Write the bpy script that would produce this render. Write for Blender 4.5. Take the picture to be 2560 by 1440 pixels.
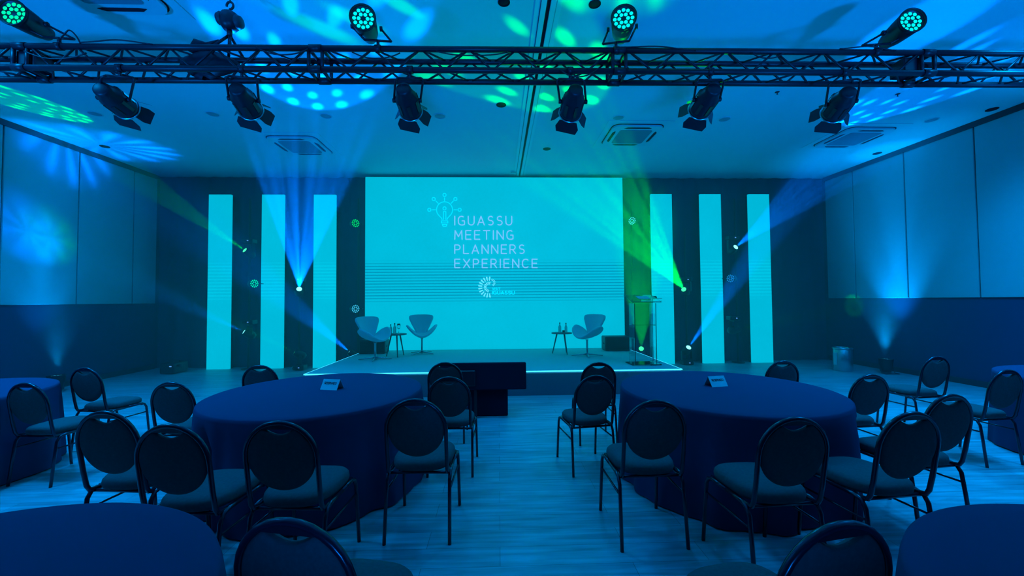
import bpy, bmesh, math, random
from mathutils import Vector, Matrix
random.seed(7)
PI = math.pi
C = bpy.context.scene.collection
for o in list(bpy.data.objects): bpy.data.objects.remove(o)
SC = bpy.context.scene

# ------------------------------------------------------------------ camera
F, PIT, YAW, ROL, H = 1000.0, .0294, .0343, .0077, 1.527
cp, sp, cy, sy = math.cos(PIT), math.sin(PIT), math.cos(YAW), math.sin(YAW)
FWD = Vector((sy*cp, cy*cp, sp)); R0 = Vector((cy, -sy, 0)); U0 = R0.cross(FWD)
cr, sr = math.cos(ROL), math.sin(ROL)
RT = cr*R0 - sr*U0; UP = sr*R0 + cr*U0
EYE = Vector((0, 0, H))
cam_d = bpy.data.cameras.new('camera'); cam = bpy.data.objects.new('camera', cam_d); C.objects.link(cam)
cam_d.sensor_width = 36; cam_d.lens = 36*F/2560; cam_d.clip_start = .05; cam_d.clip_end = 100
cam.matrix_world = Matrix(((RT.x, UP.x, -FWD.x, 0), (RT.y, UP.y, -FWD.y, 0), (RT.z, UP.z, -FWD.z, H), (0, 0, 0, 1)))
SC.camera = cam
def ray(px, py): return RT*((px-1280)/F) + UP*((720-py)/F) + FWD
def at_z(px, py, z): d = ray(px, py); return EYE + d*((z-H)/d.z)
def at_y(px, py, y): d = ray(px, py); return EYE + d*(y/d.y)
def at_x(px, py, x): d = ray(px, py); return EYE + d*(x/d.x)

# ------------------------------------------------------------------ render look, world
SC.view_settings.view_transform = 'Standard'; SC.view_settings.look = 'None'
SC.view_settings.gamma = 1; SC.view_settings.exposure = 0.0
SC.view_settings.use_curve_mapping = False
cyc = SC.cycles
cyc.use_denoising = True
cyc.max_bounces = 5; cyc.diffuse_bounces = 2; cyc.glossy_bounces = 2; cyc.transmission_bounces = 4
cyc.transparent_max_bounces = 6; cyc.volume_bounces = 0
cyc.caustics_reflective = False; cyc.caustics_refractive = False
cyc.sample_clamp_indirect = 3.0
cyc.use_light_tree = True
w = bpy.data.worlds.new('world'); SC.world = w; w.use_nodes = True
w.node_tree.nodes['Background'].inputs[0].default_value = (0, .07, .40, 1)
w.node_tree.nodes['Background'].inputs[1].default_value = .06

ZC = 4.487      # ceiling
XL, XR, YB = -7.96, 8.11, 9.567
YREAR = -4.0

def gobo(light, kind, sc=1.0):
    """pattern glass in front of a moving head: rings of dots"""
    light.use_nodes = True
    nt = light.node_tree; N = nt.nodes; L = nt.links
    for n in list(N): N.remove(n)
    out = N.new('ShaderNodeOutputLight'); em = N.new('ShaderNodeEmission')
    em.inputs[0].default_value = (1, 1, 1, 1)
    tc = N.new('ShaderNodeTexCoord'); sx = N.new('ShaderNodeSeparateXYZ'); L.new(tc.outputs['Normal'], sx.inputs[0])
    def m(op, a, b=None, c=None):
        n = N.new('ShaderNodeMath'); n.operation = op
        for i, v in enumerate((a, b, c)):
            if v is None: continue
            if isinstance(v, (int, float)): n.inputs[i].default_value = v
            else: L.new(v, n.inputs[i])
        return n.outputs[0]
    az = m('ABSOLUTE', sx.outputs[2])
    x = m('DIVIDE', sx.outputs[0], az); y = m('DIVIDE', sx.outputs[1], az)
    r = m('MULTIPLY', m('SQRT', m('ADD', m('MULTIPLY', x, x), m('MULTIPLY', y, y))), 1/sc)
    th = m('ARCTAN2', y, x)
    if kind == 'rings':
        tot = None
        for (rad, n, wdt) in ((.172, 14, .024), (.122, 11, .019), (.065, 6, .016)):
            ph = m('COSINE', m('MULTIPLY', th, n/2))
            ang = m('MULTIPLY', m('ABSOLUTE', m('ARCSINE', m('SINE', m('MULTIPLY', th, n/2)))), 2.0/n*rad)
            d2 = m('SQRT', m('ADD', m('MULTIPLY', ang, ang), m('POWER', m('ABSOLUTE', m('SUBTRACT', r, rad)), 2)))
            s = N.new('ShaderNodeMapRange'); s.interpolation_type = 'SMOOTHSTEP'
            L.new(d2, s.inputs[0]); s.inputs[1].default_value = wdt; s.inputs[2].default_value = wdt*.35
            s.inputs[3].default_value = 0; s.inputs[4].default_value = 1
            tot = s.outputs[0] if tot is None else m('ADD', tot, s.outputs[0])
        base = m('MULTIPLY', m('LESS_THAN', r, .195), .13)
        st = m('ADD', tot, base)
    elif kind == 'rays':
        a = m('POWER', m('ADD', m('MULTIPLY', m('COSINE', m('MULTIPLY', th, 14)), .5), .5), 2)
        st = m('ADD', m('MULTIPLY', a, m('MINIMUM', m('MULTIPLY', r, 10), 1)), .3)
    elif kind == 'soft':
        st = m('ADD', m('MULTIPLY', m('COSINE', m('MULTIPLY', th, 7)), .15), .6)
    else:
        st = m('ADD', m('MULTIPLY', r, 0), 1)
    L.new(st, em.inputs[1]); L.new(em.outputs[0], out.inputs[0])

def spot(name, loc, target, power, col, deg, blend=.15, rad=.03, kind=None):
    d = bpy.data.lights.new(name, 'SPOT'); d.energy = power; d.color = col
    d.spot_size = math.radians(deg); d.spot_blend = blend; d.shadow_soft_size = rad
    o = bpy.data.objects.new(name, d); C.objects.link(o); o.location = loc
    o.rotation_euler = (Vector(target)-Vector(loc)).to_track_quat('-Z', 'Y').to_euler()
    if kind: gobo(d, kind, math.tan(math.radians(deg/2))/.198)
    return o

BLUE = (0, .26, 1); DBLUE = (0, .17, 1); CYAN = (0, .75, 1); GREEN = (.0, 1, .06); AZURE = (0, .34, 1)
# the far washer on each long wall; the nearer two are added fill
WYL = at_x(150, 600, -7.62).y; WYR = at_x(2214, 900, 7.75).y
for x, y, p in ((-7.62, WYL, 560), (-7.62, 3.2, 420), (-7.62, -1.5, 420)):
    spot('wall_washer_and_fill_beam', (x, y, .35), (x-.17, y, 4.2), p, AZURE, 22, 1.0, .06)
    spot('wall_washer_and_fill_spill', (x, y, .45), (x-.05, y+.05, 4.2), p*.3, AZURE, 60, 1.0, .06)
for x, y, p in ((7.75, WYR, 850), (7.75, 3.6, 560), (7.75, -1.5, 480)):
    spot('wall_washer_and_fill_beam', (x, y, .35), (x+.19, y, 4.2), p, AZURE, 22, 1.0, .06)
    spot('wall_washer_and_fill_spill', (x, y, .45), (x+.05, y+.05, 4.2), p*.8, AZURE, 60, 1.0, .06)
# added fill spots near the camera, with no lamp there, brightening the ceiling
for x, y, p in ((-5.6, -1.0, 1500), (0, -2.2, 1000), (5.6, -1.0, 1300)):
    spot('added_ceiling_fill', (x, y, .4), (x*.82, 3.0, 4.4), p, (0, .22, 1), 74, 1.0, .25)
# added blue fill from under the ceiling, brightening floor and tables; no lamp hangs there
for x, tx, p in ((-6.0, -6.6, 650), (-3.4, -3.4, 130), (-1.2, -1.2, 130), (1.2, 1.2, 130), (3.4, 3.4, 130), (6.0, 6.8, 650)):
    spot('added_down_fill', (x, 5.0, 4.36), (tx, 4.4, 0), p, (0, .34, 1), 140, 1.0, .3)
for x in (-4.6, 4.9):  # more of the added fill, for the floor at the sides
    spot('added_down_fill', (x, 2.9, 4.36), (x, 3.2, 0), 560, (0, .34, 1), 125, 1.0, .3)

# ------------------------------------------------------------------ materials
def mat(name, col, rough=.6, metal=0.0, emit=None, es=1.0, spec=.5, noise=None, bump=None, trans=0.0, alpha=None):
    m = bpy.data.materials.new(name); m.use_nodes = True
    nt = m.node_tree; b = nt.nodes['Principled BSDF']
    b.inputs['Base Color'].default_value = (*col, 1); b.inputs['Roughness'].default_value = rough
    b.inputs['Metallic'].default_value = metal; b.inputs['Specular IOR Level'].default_value = spec
    if emit: b.inputs['Emission Color'].default_value = (*emit, 1); b.inputs['Emission Strength'].default_value = es
    if trans: b.inputs['Transmission Weight'].default_value = trans
    if noise:
        sc, amt = noise
        tc = nt.nodes.new('ShaderNodeTexCoord'); n = nt.nodes.new('ShaderNodeTexNoise'); n.inputs['Scale'].default_value = sc
        n.inputs['Detail'].default_value = 3
        mx = nt.nodes.new('ShaderNodeMix'); mx.data_type = 'RGBA'
        mx.inputs[6].default_value = (*[c*(1-amt) for c in col], 1); mx.inputs[7].default_value = (*[min(1, c*(1+amt)) for c in col], 1)
        nt.links.new(tc.outputs['Object'], n.inputs['Vector']); nt.links.new(n.outputs[0], mx.inputs[0]); nt.links.new(mx.outputs[2], b.inputs['Base Color'])
    if bump:
        sc, st = bump
        tc = nt.nodes.new('ShaderNodeTexCoord'); n = nt.nodes.new('ShaderNodeTexNoise'); n.inputs['Scale'].default_value = sc
        bp = nt.nodes.new('ShaderNodeBump'); bp.inputs['Strength'].default_value = st; bp.inputs['Distance'].default_value = .002
        nt.links.new(tc.outputs['Object'], n.inputs['Vector']); nt.links.new(n.outputs[0], bp.inputs['Height']); nt.links.new(bp.outputs[0], b.inputs['Normal'])
    return m
def emis(name, col, s=1.0):
    m = bpy.data.materials.new(name); m.use_nodes = True; nt = m.node_tree
    for n in list(nt.nodes): nt.nodes.remove(n)
    e = nt.nodes.new('ShaderNodeEmission'); o = nt.nodes.new('ShaderNodeOutputMaterial')
    e.inputs[0].default_value = (*col, 1); e.inputs[1].default_value = s; nt.links.new(e.outputs[0], o.inputs[0]); return m
def screen_mat(name, col, line, z0, z1, pitch, duty):
    """lit LED tiles showing a picture with a band of thin level lines"""
    m = emis(name, col); nt = m.node_tree; N = nt.nodes; L = nt.links; e = [n for n in N if n.type == 'EMISSION'][0]
    g = N.new('ShaderNodeNewGeometry'); s = N.new('ShaderNodeSeparateXYZ'); L.new(g.outputs['Position'], s.inputs[0])
    def ma(op, a, b):
        n = N.new('ShaderNodeMath'); n.operation = op
        for i, v in enumerate((a, b)):
            if isinstance(v, (int, float)): n.inputs[i].default_value = v
            else: L.new(v, n.inputs[i])
        return n.outputs[0]
    z = s.outputs[2]
    fr = ma('FRACT', ma('DIVIDE', ma('SUBTRACT', z, z0), pitch), 0)
    on = ma('LESS_THAN', fr, duty)
    mid = (z0+z1)/2; half = (z1-z0)/2
    env = ma('MINIMUM', ma('MAXIMUM', ma('MULTIPLY', ma('SUBTRACT', half, ma('ABSOLUTE', ma('SUBTRACT', z, mid), 0)), 6), 0), 1)
    no = N.new('ShaderNodeTexNoise'); no.inputs['Scale'].default_value = 1.2
    L.new(g.outputs['Position'], no.inputs['Vector'])
    fac = ma('MULTIPLY', on, env)
    mx = N.new('ShaderNodeMix'); mx.data_type = 'RGBA'; mx.inputs[6].default_value = (*col, 1); mx.inputs[7].default_value = (*line, 1)
    L.new(fac, mx.inputs[0])
    mr = N.new('ShaderNodeMapRange'); L.new(no.outputs[0], mr.inputs[0]); mr.inputs[3].default_value = 1.12; mr.inputs[4].default_value = 1.28
    L.new(mx.outputs[2], e.inputs[0]); L.new(mr.outputs[0], e.inputs[1]); return m

M = {}
M['ceiling'] = mat('painted_plaster', (.78, .80, .82), .85, noise=(.7, .04))
M['panel'] = mat('panel_fabric', (.52, .56, .60), .9, noise=(.9, .06), bump=(260, .25))
M['lower'] = mat('shadow_tinted_wall', (.045, .065, .14), .8, spec=.25)  # blue cast of the shadows put into the dark base colour
M['rail'] = mat('dark_rail', (.04, .045, .06), .5)
M['groove'] = mat('groove', (.012, .014, .02), .9, spec=.1)
M['drape'] = mat('shadow_tinted_drape', (.018, .034, .105), .95, spec=.1, noise=(3, .25))  # blue of the hazy shadows put into the colour of a black drape
M['black_metal'] = mat('black_metal', (.005, .008, .02), .45, .0, spec=.6)
M['tube'] = mat('chair_tube', (.016, .022, .045), .22, .35, spec=.8)
M['fabric'] = mat('chair_fabric', (.075, .10, .105), .95, spec=.2, noise=(70, .25), bump=(420, .4))
M['cloth'] = mat('table_cloth', (.045, .055, .125), .92, spec=.15, bump=(600, .2))
M['white_card'] = mat('white_card', (.8, .82, .85), .7)
M['ink'] = mat('ink', (.02, .03, .08), .8)
M['steel'] = mat('brushed_steel', (.6, .62, .65), .28, .95)
M['chrome'] = mat('chrome', (.55, .6, .65), .2, .9)
M['uphol'] = mat('pale_upholstery', (.86, .90, .95), .85, spec=.2, bump=(300, .2))
M['deck'] = mat('stage_carpet', (.58, .66, .66), .75, spec=.35, noise=(40, .12), bump=(300, .3))
M['fascia'] = mat('stage_skirt', (.15, .17, .22), .9, spec=.1)
M['black_cloth'] = mat('black_cloth', (.014, .018, .04), .9, spec=.1)
M['wood'] = mat('table_wood', (.14, .16, .18), .6)
M['acrylic'] = mat('clear_acrylic', (.92, .98, 1), .03, trans=1.0)
M['glass'] = mat('drinking_glass', (.9, .97, 1), .02, trans=1.0)
M['bottle'] = mat('water_bottle', (.45, .60, .65), .08, trans=.7)
M['plastic'] = mat('white_plastic', (.70, .73, .78), .45)
M['grille'] = mat('grey_grille', (.22, .26, .32), .7)
M['dark_hole'] = mat('dark_mesh', (.012, .016, .03), .8, spec=.1)
M['dim_lamp'] = mat('unlit_lamp_glass', (.30, .34, .40), .4)
M['track'] = mat('track_metal', (.80, .84, .88), .45)
M['edge'] = emis('edge_light', (.04, .60, 1.0), 2.6)
M['screen'] = screen_mat('led_screen_picture', (0, .503, .716), (0, .235, .42), 1.43, 2.47, .0672, .30)
M['column'] = screen_mat('led_column_picture', (0, .530, .760), (0, .62, .86), 1.5, 2.5, .075, .42)
M['letters'] = emis('screen_letters', (.20, .52, 1.0), 1.3)
M['icon'] = emis('screen_icon', (.0, .72, 1.0), 1.5)
M['logo'] = emis('screen_logo', (.12, .74, 1.0), 1.4)
M['led_cyan'] = emis('led_cyan', (0, .95, .95), 1.3)
M['led_green'] = emis('led_green', (0, .95, .45), 1.2)
M['led_lime'] = emis('led_lime', (0, .9, .15), 1.1)
M['led_pale'] = emis('led_pale', (.05, .6, .95), 1.0)
M['led_dim'] = emis('led_dim', (.01, .25, .6), 1.0)
M['lens_blue'] = emis('lens_blue', (.15, .95, 1.0), 4.0)
M['lens_green'] = emis('lens_green', (.05, 1.0, .35), 2.0)
M['dot'] = emis('indicator', (.12, .40, 1.0), 1.0)

# wood plank floor
def floor_material():
    m = mat('wood_plank_floor', (.4, .4, .4), .38, spec=.45); nt = m.node_tree; N = nt.nodes; L = nt.links; b = N['Principled BSDF']
    g = N.new('ShaderNodeNewGeometry')
    br = N.new('ShaderNodeTexBrick'); br.offset = .37; br.inputs['Scale'].default_value = 1
    br.inputs['Brick Width'].default_value = 1.22; br.inputs['Row Height'].default_value = .18; br.inputs['Mortar Size'].default_value = .0016
    br.inputs['Mortar Smooth'].default_value = .3; br.inputs['Bias'].default_value = 0
    br.inputs['Color1'].default_value = (.38, .43, .48, 1); br.inputs['Color2'].default_value = (.48, .53, .58, 1); br.inputs['Mortar'].default_value = (.13, .15, .17, 1)
    L.new(g.outputs['Position'], br.inputs['Vector'])
    mp = N.new('ShaderNodeMapping'); mp.inputs['Scale'].default_value = (1.2, 16, 1); L.new(g.outputs['Position'], mp.inputs['Vector'])
    n = N.new('ShaderNodeTexNoise'); n.inputs['Scale'].default_value = 1.6; n.inputs['Detail'].default_value = 6; n.inputs['Distortion'].default_value = .6
    L.new(mp.outputs[0], n.inputs['Vector'])
    mr = N.new('ShaderNodeMapRange'); L.new(n.outputs[0], mr.inputs[0]); mr.inputs[1].default_value = .3; mr.inputs[2].default_value = .7
    mr.inputs[3].default_value = .62; mr.inputs[4].default_value = 1.25
    mx = N.new('ShaderNodeMix'); mx.data_type = 'RGBA'; mx.blend_type = 'MULTIPLY'; mx.inputs[0].default_value = 1
    L.new(br.outputs[0], mx.inputs[6]); L.new(mr.outputs[0], mx.inputs[7]); L.new(mx.outputs[2], b.inputs['Base Color'])
    r2 = N.new('ShaderNodeMapRange'); L.new(n.outputs[0], r2.inputs[0]); r2.inputs[3].default_value = .30; r2.inputs[4].default_value = .52
    L.new(r2.outputs[0], b.inputs['Roughness'])
    bp = N.new('ShaderNodeBump'); bp.inputs['Strength'].default_value = .25; bp.inputs['Distance'].default_value = .002
    L.new(n.outputs[0], bp.inputs['Height']); L.new(bp.outputs[0], b.inputs['Normal']); return m
M['floor'] = floor_material()

# ------------------------------------------------------------------ mesh builder
class MB:
    def __init__(s): s.v = []; s.f = []; s.sm = []; s.M = Matrix.Identity(4)
    def add(s, vs, fs, smooth=False):
        k = len(s.v); s.v += [tuple(s.M @ Vector(p)) for p in vs]
        s.f += [tuple(i+k for i in f) for f in fs]; s.sm += [smooth]*len(fs); return s
    def box(s, c, d, R=None, bev=0.0):
        x, y, z = d[0]/2, d[1]/2, d[2]/2
        if bev > 0:
            b = min(bev, x*.9, y*.9, z*.9)
            vs = []; 
            for sx in (-1, 1):
                for sy_ in (-1, 1):
                    for sz in (-1, 1):
                        vs += [(sx*(x-b), sy_*(y-b), sz*z), (sx*(x-b), sy_*y, sz*(z-b)), (sx*x, sy_*(y-b), sz*(z-b))]
            bm = bmesh.new()
            for p in vs: bm.verts.new(p)
            bmesh.ops.convex_hull(bm, input=bm.verts)
            bmesh.ops.dissolve_limit(bm, angle_limit=.01, verts=bm.verts, edges=bm.edges)
            bm.verts.index_update(); vs = [tuple(v.co) for v in bm.verts]; fs = [tuple(v.index for v in f.verts) for f in bm.faces]; bm.free()
        else:
            vs = [(a, b_, c_) for a in (-x, x) for b_ in (-y, y) for c_ in (-z, z)]
            fs = [(0, 1, 3, 2), (4, 6, 7, 5), (0, 4, 5, 1), (2, 3, 7, 6), (0, 2, 6, 4), (1, 5, 7, 3)]
        Rm = R if R is not None else Matrix.Identity(3)
        return s.add([Rm @ Vector(p) + Vector(c) for p in vs], fs)
    def tube(s, pts, r, n=8, closed=False, caps=True):
        P = [Vector(p) for p in pts]; m = len(P); T = []
        for i in range(m):
            a = P[(i-1) % m] if (closed or i > 0) else P[i]; b = P[(i+1) % m] if (closed or i < m-1) else P[i]
            T.append((b-a).normalized())
        up = Vector((0, 0, 1)) if abs(T[0].z) < .9 else Vector((1, 0, 0))
        nrm = (up - T[0]*up.dot(T[0])).normalized(); vs = []
        for i in range(m):
            if i: nrm = (nrm - T[i]*nrm.dot(T[i])).normalized()
            bn = T[i].cross(nrm)
            rr = r[i] if isinstance(r, (list, tuple)) else r
            for k in range(n):
                a = 2*PI*k/n; vs.append(P[i] + (nrm*math.cos(a)+bn*math.sin(a))*rr)
        fs = []
        for i in range(m if closed else m-1):
            j = (i+1) % m
            for k in range(n): fs.append((i*n+k, i*n+(k+1) % n, j*n+(k+1) % n, j*n+k))
        s.add(vs, fs, True)
        if caps and not closed: s.f.append(tuple(len(s.v)-len(vs)+k for k in range(n-1, -1, -1))); s.sm.append(False); s.f.append(tuple(len(s.v)-n+k for k in range(n))); s.sm.append(False)
        return s
    def lathe(s, prof, n=24, M4=None, smooth=True):
        """prof: (radius, z) pairs about local z"""
        M4 = M4 or Matrix.Identity(4); vs = []; fs = []; idx = []
        for (r, z) in prof:
            if r < 1e-6: idx.append([len(vs)]); vs.append(M4 @ Vector((0, 0, z)))
            else:
                idx.append(list(range(len(vs), len(vs)+n)))
                vs += [M4 @ Vector((r*math.cos(2*PI*k/n), r*math.sin(2*PI*k/n), z)) for k in range(n)]
        for a, b in zip(idx, idx[1:]):
            if len(a) == 1 and len(b) == 1: continue
            for k in range(n):
                k2 = (k+1) % n
                if len(a) == 1: fs.append((a[0], b[k2], b[k]))
                elif len(b) == 1: fs.append((a[k], a[k2], b[0]))
                else: fs.append((a[k], a[k2], b[k2], b[k]))
        return s.add(vs, fs, smooth)
    def prism(s, poly, h0, h1, M4=None, smooth=False):
        """poly in local xy, extruded local z"""
        M4 = M4 or Matrix.Identity(4); n = len(poly)
        vs = [M4 @ Vector((x, y, h0)) for x, y in poly] + [M4 @ Vector((x, y, h1)) for x, y in poly]
        fs = [tuple(range(n-1, -1, -1)), tuple(range(n, 2*n))] + [(k, (k+1) % n, n+(k+1) % n, n+k) for k in range(n)]
        return s.add(vs, fs, smooth)
    def grid(s, fn, nu, nv, smooth=True, closed_u=False):
        vs = [fn(i/(nu if closed_u else nu-1), j/(nv-1)) for j in range(nv) for i in range(nu)]; fs = []
        for j in range(nv-1):
            for i in range(nu if closed_u else nu-1):
                i2 = (i+1) % nu; fs.append((j*nu+i, j*nu+i2, (j+1)*nu+i2, (j+1)*nu+i))
        return s.add(vs, fs, smooth)
    def build(s, name, m, parent=None, thick=None, sub=0):
        me = bpy.data.meshes.new(name); me.from_pydata(s.v, [], s.f)
        me.polygons.foreach_set('use_smooth', s.sm); me.materials.append(m); me.update()
        bm = bmesh.new(); bm.from_mesh(me); bmesh.ops.recalc_face_normals(bm, faces=bm.faces); bm.to_mesh(me); bm.free()
        o = bpy.data.objects.new(name, me); C.objects.link(o)
        if parent: o.parent = parent
        if thick: md = o.modifiers.new('thickness', 'SOLIDIFY'); md.thickness = thick; md.offset = 0
        if sub: md = o.modifiers.new('smooth', 'SUBSURF'); md.levels = sub; md.render_levels = sub
        return o
def tag(o, label=None, cat=None, group=None, kind=None):
    if label: o['label'] = label
    if cat: o['category'] = cat
    if group: o['group'] = group
    if kind: o['kind'] = kind
    return o
def thing(name, loc=(0, 0, 0), rz=0, label=None, cat=None, group=None):
    o = bpy.data.objects.new(name, None); C.objects.link(o); o.location = loc; o.rotation_euler = (0, 0, rz); o.empty_display_size = .1
    return tag(o, label, cat, group)
def copy_tree(o, parent=None):
    c = o.copy(); C.objects.link(c)
    if parent: c.parent = parent; c.matrix_parent_inverse = o.matrix_parent_inverse.copy()
    for ch in list(kids.get(o, [])) or [x for x in bpy.data.objects if x.parent == o]: copy_tree(ch, c)
    return c
kids = {}
def struct(o): o['kind'] = 'structure'; return o
def look(d, up=(0, 0, 1)):
    """matrix whose local z points along d"""
    z = Vector(d).normalized(); u = Vector(up)
    x = u.cross(z)
    if x.length < 1e-4: x = Vector((1, 0, 0))
    x.normalize(); y = z.cross(x)
    return Matrix(((x.x, y.x, z.x, 0), (x.y, y.y, z.y, 0), (x.z, y.z, z.z, 0), (0, 0, 0, 1)))

# ------------------------------------------------------------------ room shell
struct(MB().box(((XL+XR)/2, (YREAR+YB)/2, -.05), (XR-XL+.4, YB-YREAR+.4, .1)).build('floor', M['floor']))
struct(MB().box(((XL+XR)/2, (YREAR+YB)/2, ZC+.05), (XR-XL+.4, YB-YREAR+.4, .1)).build('ceiling', M['ceiling']))
struct(MB().box(((XL+XR)/2, YB+.15, ZC/2), (XR-XL+.4, .1, ZC)).build('wall_back', M['lower']))
ZP = 1.505
SEAM_L = [at_x(u, 500, XL+.03).y for u in (5, 198, 336)]
SEAM_R = [at_x(u, 500, XR-.03).y for u in (2440, 2262, 2132)]
for side, X, seams, sg in (('left', XL, SEAM_L, -1), ('right', XR, SEAM_R, 1)):
    wl = struct(MB().box((X+sg*.05, (YREAR+YB)/2, ZC/2), (.1, YB-YREAR+.4, ZC)).build('wall_'+side, M['lower']))
    ys = [YREAR]; y = seams[0]; pre = []
    while y - 1.2 > YREAR: y -= 1.2; pre.append(y)
    ys += sorted(pre) + list(seams) + [YB-.02]
    for a, b in zip(ys, ys[1:]):
        p = MB().box((X-sg*.015, (a+b)/2, (ZP+ZC-.09)/2), (.03, b-a-.022, ZC-.09-ZP), bev=.006).build('wall_panel', M['panel'], wl); struct(p)
    g = MB().box((X-sg*.003, (YREAR+YB)/2, (ZP+ZC)/2), (.006, YB-YREAR, ZC-ZP)).build('wall_groove', M['groove'], wl); struct(g)
    struct(MB().box((X-sg*.025, (YREAR+YB)/2, ZC-.045), (.05, YB-YREAR, .09)).build('trim_1' if sg < 0 else 'trim_2', M['rail']))
    struct(MB().box((X-sg*.012, (YREAR+YB)/2, .05), (.024, YB-YREAR, .10)).build('baseboard_'+side, M['rail']))
# drape over the back wall, with soft vertical folds, returning a little along both side walls
def drape(u, v):
    x = XL+.06 + u*(XR-XL-.12)
    return (x, YB+.03 + .028*math.sin(x*17+1.3*math.sin(x*2.1)) , .01 + v*(ZC-.03))
tag(MB().grid(drape, 420, 3).build('backdrop_drape', M['drape']), 'black drape hanging full width behind the screen and the lit columns', 'curtain')

# ceiling track of the folding partition
tr = at_z(1300, 430, ZC); tr2 = at_z(1372, 4, ZC)
XT = (tr.x+tr2.x)/2
t = thing('partition_track', (XT, 0, ZC), 0, 'pale metal partition track with dark slot crossing the ceiling towards the screen', 'ceiling track')
L_ = YB-YREAR-.1; yc = (YB+YREAR)/2
for dx in (-.048, .048): MB().box((dx, yc, -.012), (.056, L_, .024), bev=.003).build('rail', M['track'], t)
for dx in (-.110, .110): MB().box((dx, yc, -.005), (.05, L_, .010)).build('side_flange', M['track'], t)
MB().box((0, yc, -.002), (.16, L_, .003)).build('slot', M['dark_hole'], t)

# ------------------------------------------------------------------ LED screen
SX0, SY, SZ0 = -3.053, 9.276, .391
t = thing('led_screen', (0, 0, 0), 0, 'large lit video wall behind the stage showing the event title', 'led screen')
MB().box((SX0+3, SY+.03, SZ0+2), (6.0, .06, 4.0)).build('display_panel', M['screen'], t)
MB().box((SX0+3, SY+.10, SZ0+2.0), (6.04, .08, 4.02)).build('rear_frame', M['black_metal'], t)
def spx(px, py): p = at_y(px, py, SY-.004); return (p.x, p.z)
def ribbon(mb, pts, wd, y=SY-.004, closed=False, k=7):
    """flat stroke with round joins standing just proud of the screen"""
    P = [Vector((p[0], p[1])) for p in pts]
    if closed: P.append(P[0])
    for a, b in zip(P, P[1:]):
        d = (b-a)
        if d.length < 1e-6: continue
        n = Vector((-d.y, d.x)).normalized()*wd/2
        q = [a+n, b+n, b-n, a-n]
        mb.add([(c.x, y, c.y) for c in q], [(0, 1, 2, 3)])
    for a in P:
        mb.add([(a.x+wd/2*math.cos(2*PI*i/8), y, a.y+wd/2*math.sin(2*PI*i/8)) for i in range(8)], [tuple(range(8))])
def arc(cx, cy_, r, a0, a1, n=10, ry=None):
    ry = ry or r
    return [(cx+r*math.cos(math.radians(a0+(a1-a0)*i/n)), cy_+ry*math.sin(math.radians(a0+(a1-a0)*i/n))) for i in range(n+1)]
# letters on a 1-high grid: (width, strokes)
G = {
 'I': (0, [[(0, 0), (0, 1)]]),
 'G': (.72, [arc(.36, .64, .36, 55, 180, 8, .36)+arc(.36, .36, .36, 180, 270, 6, .36)+[(.50, 0), (.70, .06), (.70, .48), (.42, .48)]]),
 'U': (.68, [[(0, 1), (0, .34)]+arc(.34, .34, .34, 180, 360, 10)+[(.68, 1)]]),
 'A': (.76, [[(0, 0), (.38, 1), (.76, 0)], [(.13, .30), (.63, .30)]]),
 'S': (.62, [arc(.32, .75, .27, 40, 265, 9, .25)+arc(.30, .26, .30, 85, -130, 10, .26)]),
 'M': (.84, [[(0, 0), (.04, 1), (.42, .30), (.80, 1), (.84, 0)]]),
 'E': (.60, [[(.60, 1), (0, 1), (0, 0), (.60, 0)], [(0, .52), (.54, .52)]]),
 'T': (.72, [[(0, 1), (.72, 1)], [(.36, 1), (.36, 0)]]),
 'N': (.72, [[(0, 0), (0, 1), (.72, 0), (.72, 1)]]),
 'P': (.62, [[(0, 0), (0, 1), (.32, 1)]+arc(.34, .72, .28, 90, -90, 8)+[(0, .44)]]),
 'L': (.58, [[(0, 1), (0, 0), (.58, 0)]]),
 'R': (.66, [[(0, 0), (0, 1), (.32, 1)]+arc(.34, .73, .27, 90, -90, 8)+[(0, .46)], [(.30, .46), (.66, 0)]]),
 'X': (.72, [[(0, 0), (.72, 1)], [(0, 1), (.72, 0)]]),
 'C': (.70, [arc(.38, .62, .38, 45, 180, 8)+arc(.38, .38, .38, 180, 315, 8)]),
 'V': (.72, [[(0, 1), (.36, 0), (.72, 1)]]),
 'D': (.72, [[(0, 0), (0, 1), (.30, 1)]+arc(.32, .5, .40, 90, -90, 10, .5)+[(0, 0)]]),
 'O': (.78, [arc(.39, .5, .39, 0, 360, 16, .5)]),
}
def word(mb, s, x0, x1, yb, yt, wd, mapf, rib):
    tot = sum(G[c][0] for c in s); gap = ((x1-x0)/(yt-yb)-tot)/(len(s)-1) if yt > yb else 0
    k = yt-yb; x = 0
    for c in s:
        for st in G[c][1]: rib(mb, [mapf(x0+(x+p[0])*k, yb+p[1]*k) for p in st], wd)
        x += G[c][0]+gap
for s, xe, yb, yt in (('IGUASSU', 1279.5, 562.5, 540.8), ('MEETING', 1283, 598.2, 576.5), ('PLANNERS', 1311, 633.7, 612.3), ('EXPERIENCE', 1343, 669.2, 648)):
    mb = MB(); x0 = 1137; k = yb-yt
    tot = sum(G[c][0] for c in s); gap = ((xe-x0)/k-tot)/(len(s)-1); x = 0
    for c in s:
        for st in G[c][1]: ribbon(mb, [spx(x0+(x+p[0])*k, yb-p[1]*k) for p in st], .026)
        x += G[c][0]+gap
    tag(mb.build('title_lettering', M['letters'], t), 'pale blue line of the event title')
z7 = lambda X, Y: spx(1020+X/4.5, 460+Y/4.5)
mb = MB(); W = .018
def circ(X, Y, r, a0=0, a1=360, n=20): return [z7(X+r*math.cos(math.radians(a0+(a1-a0)*i/n)), Y+r*math.sin(math.radians(a0+(a1-a0)*i/n))) for i in range(n+1)]
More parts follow.
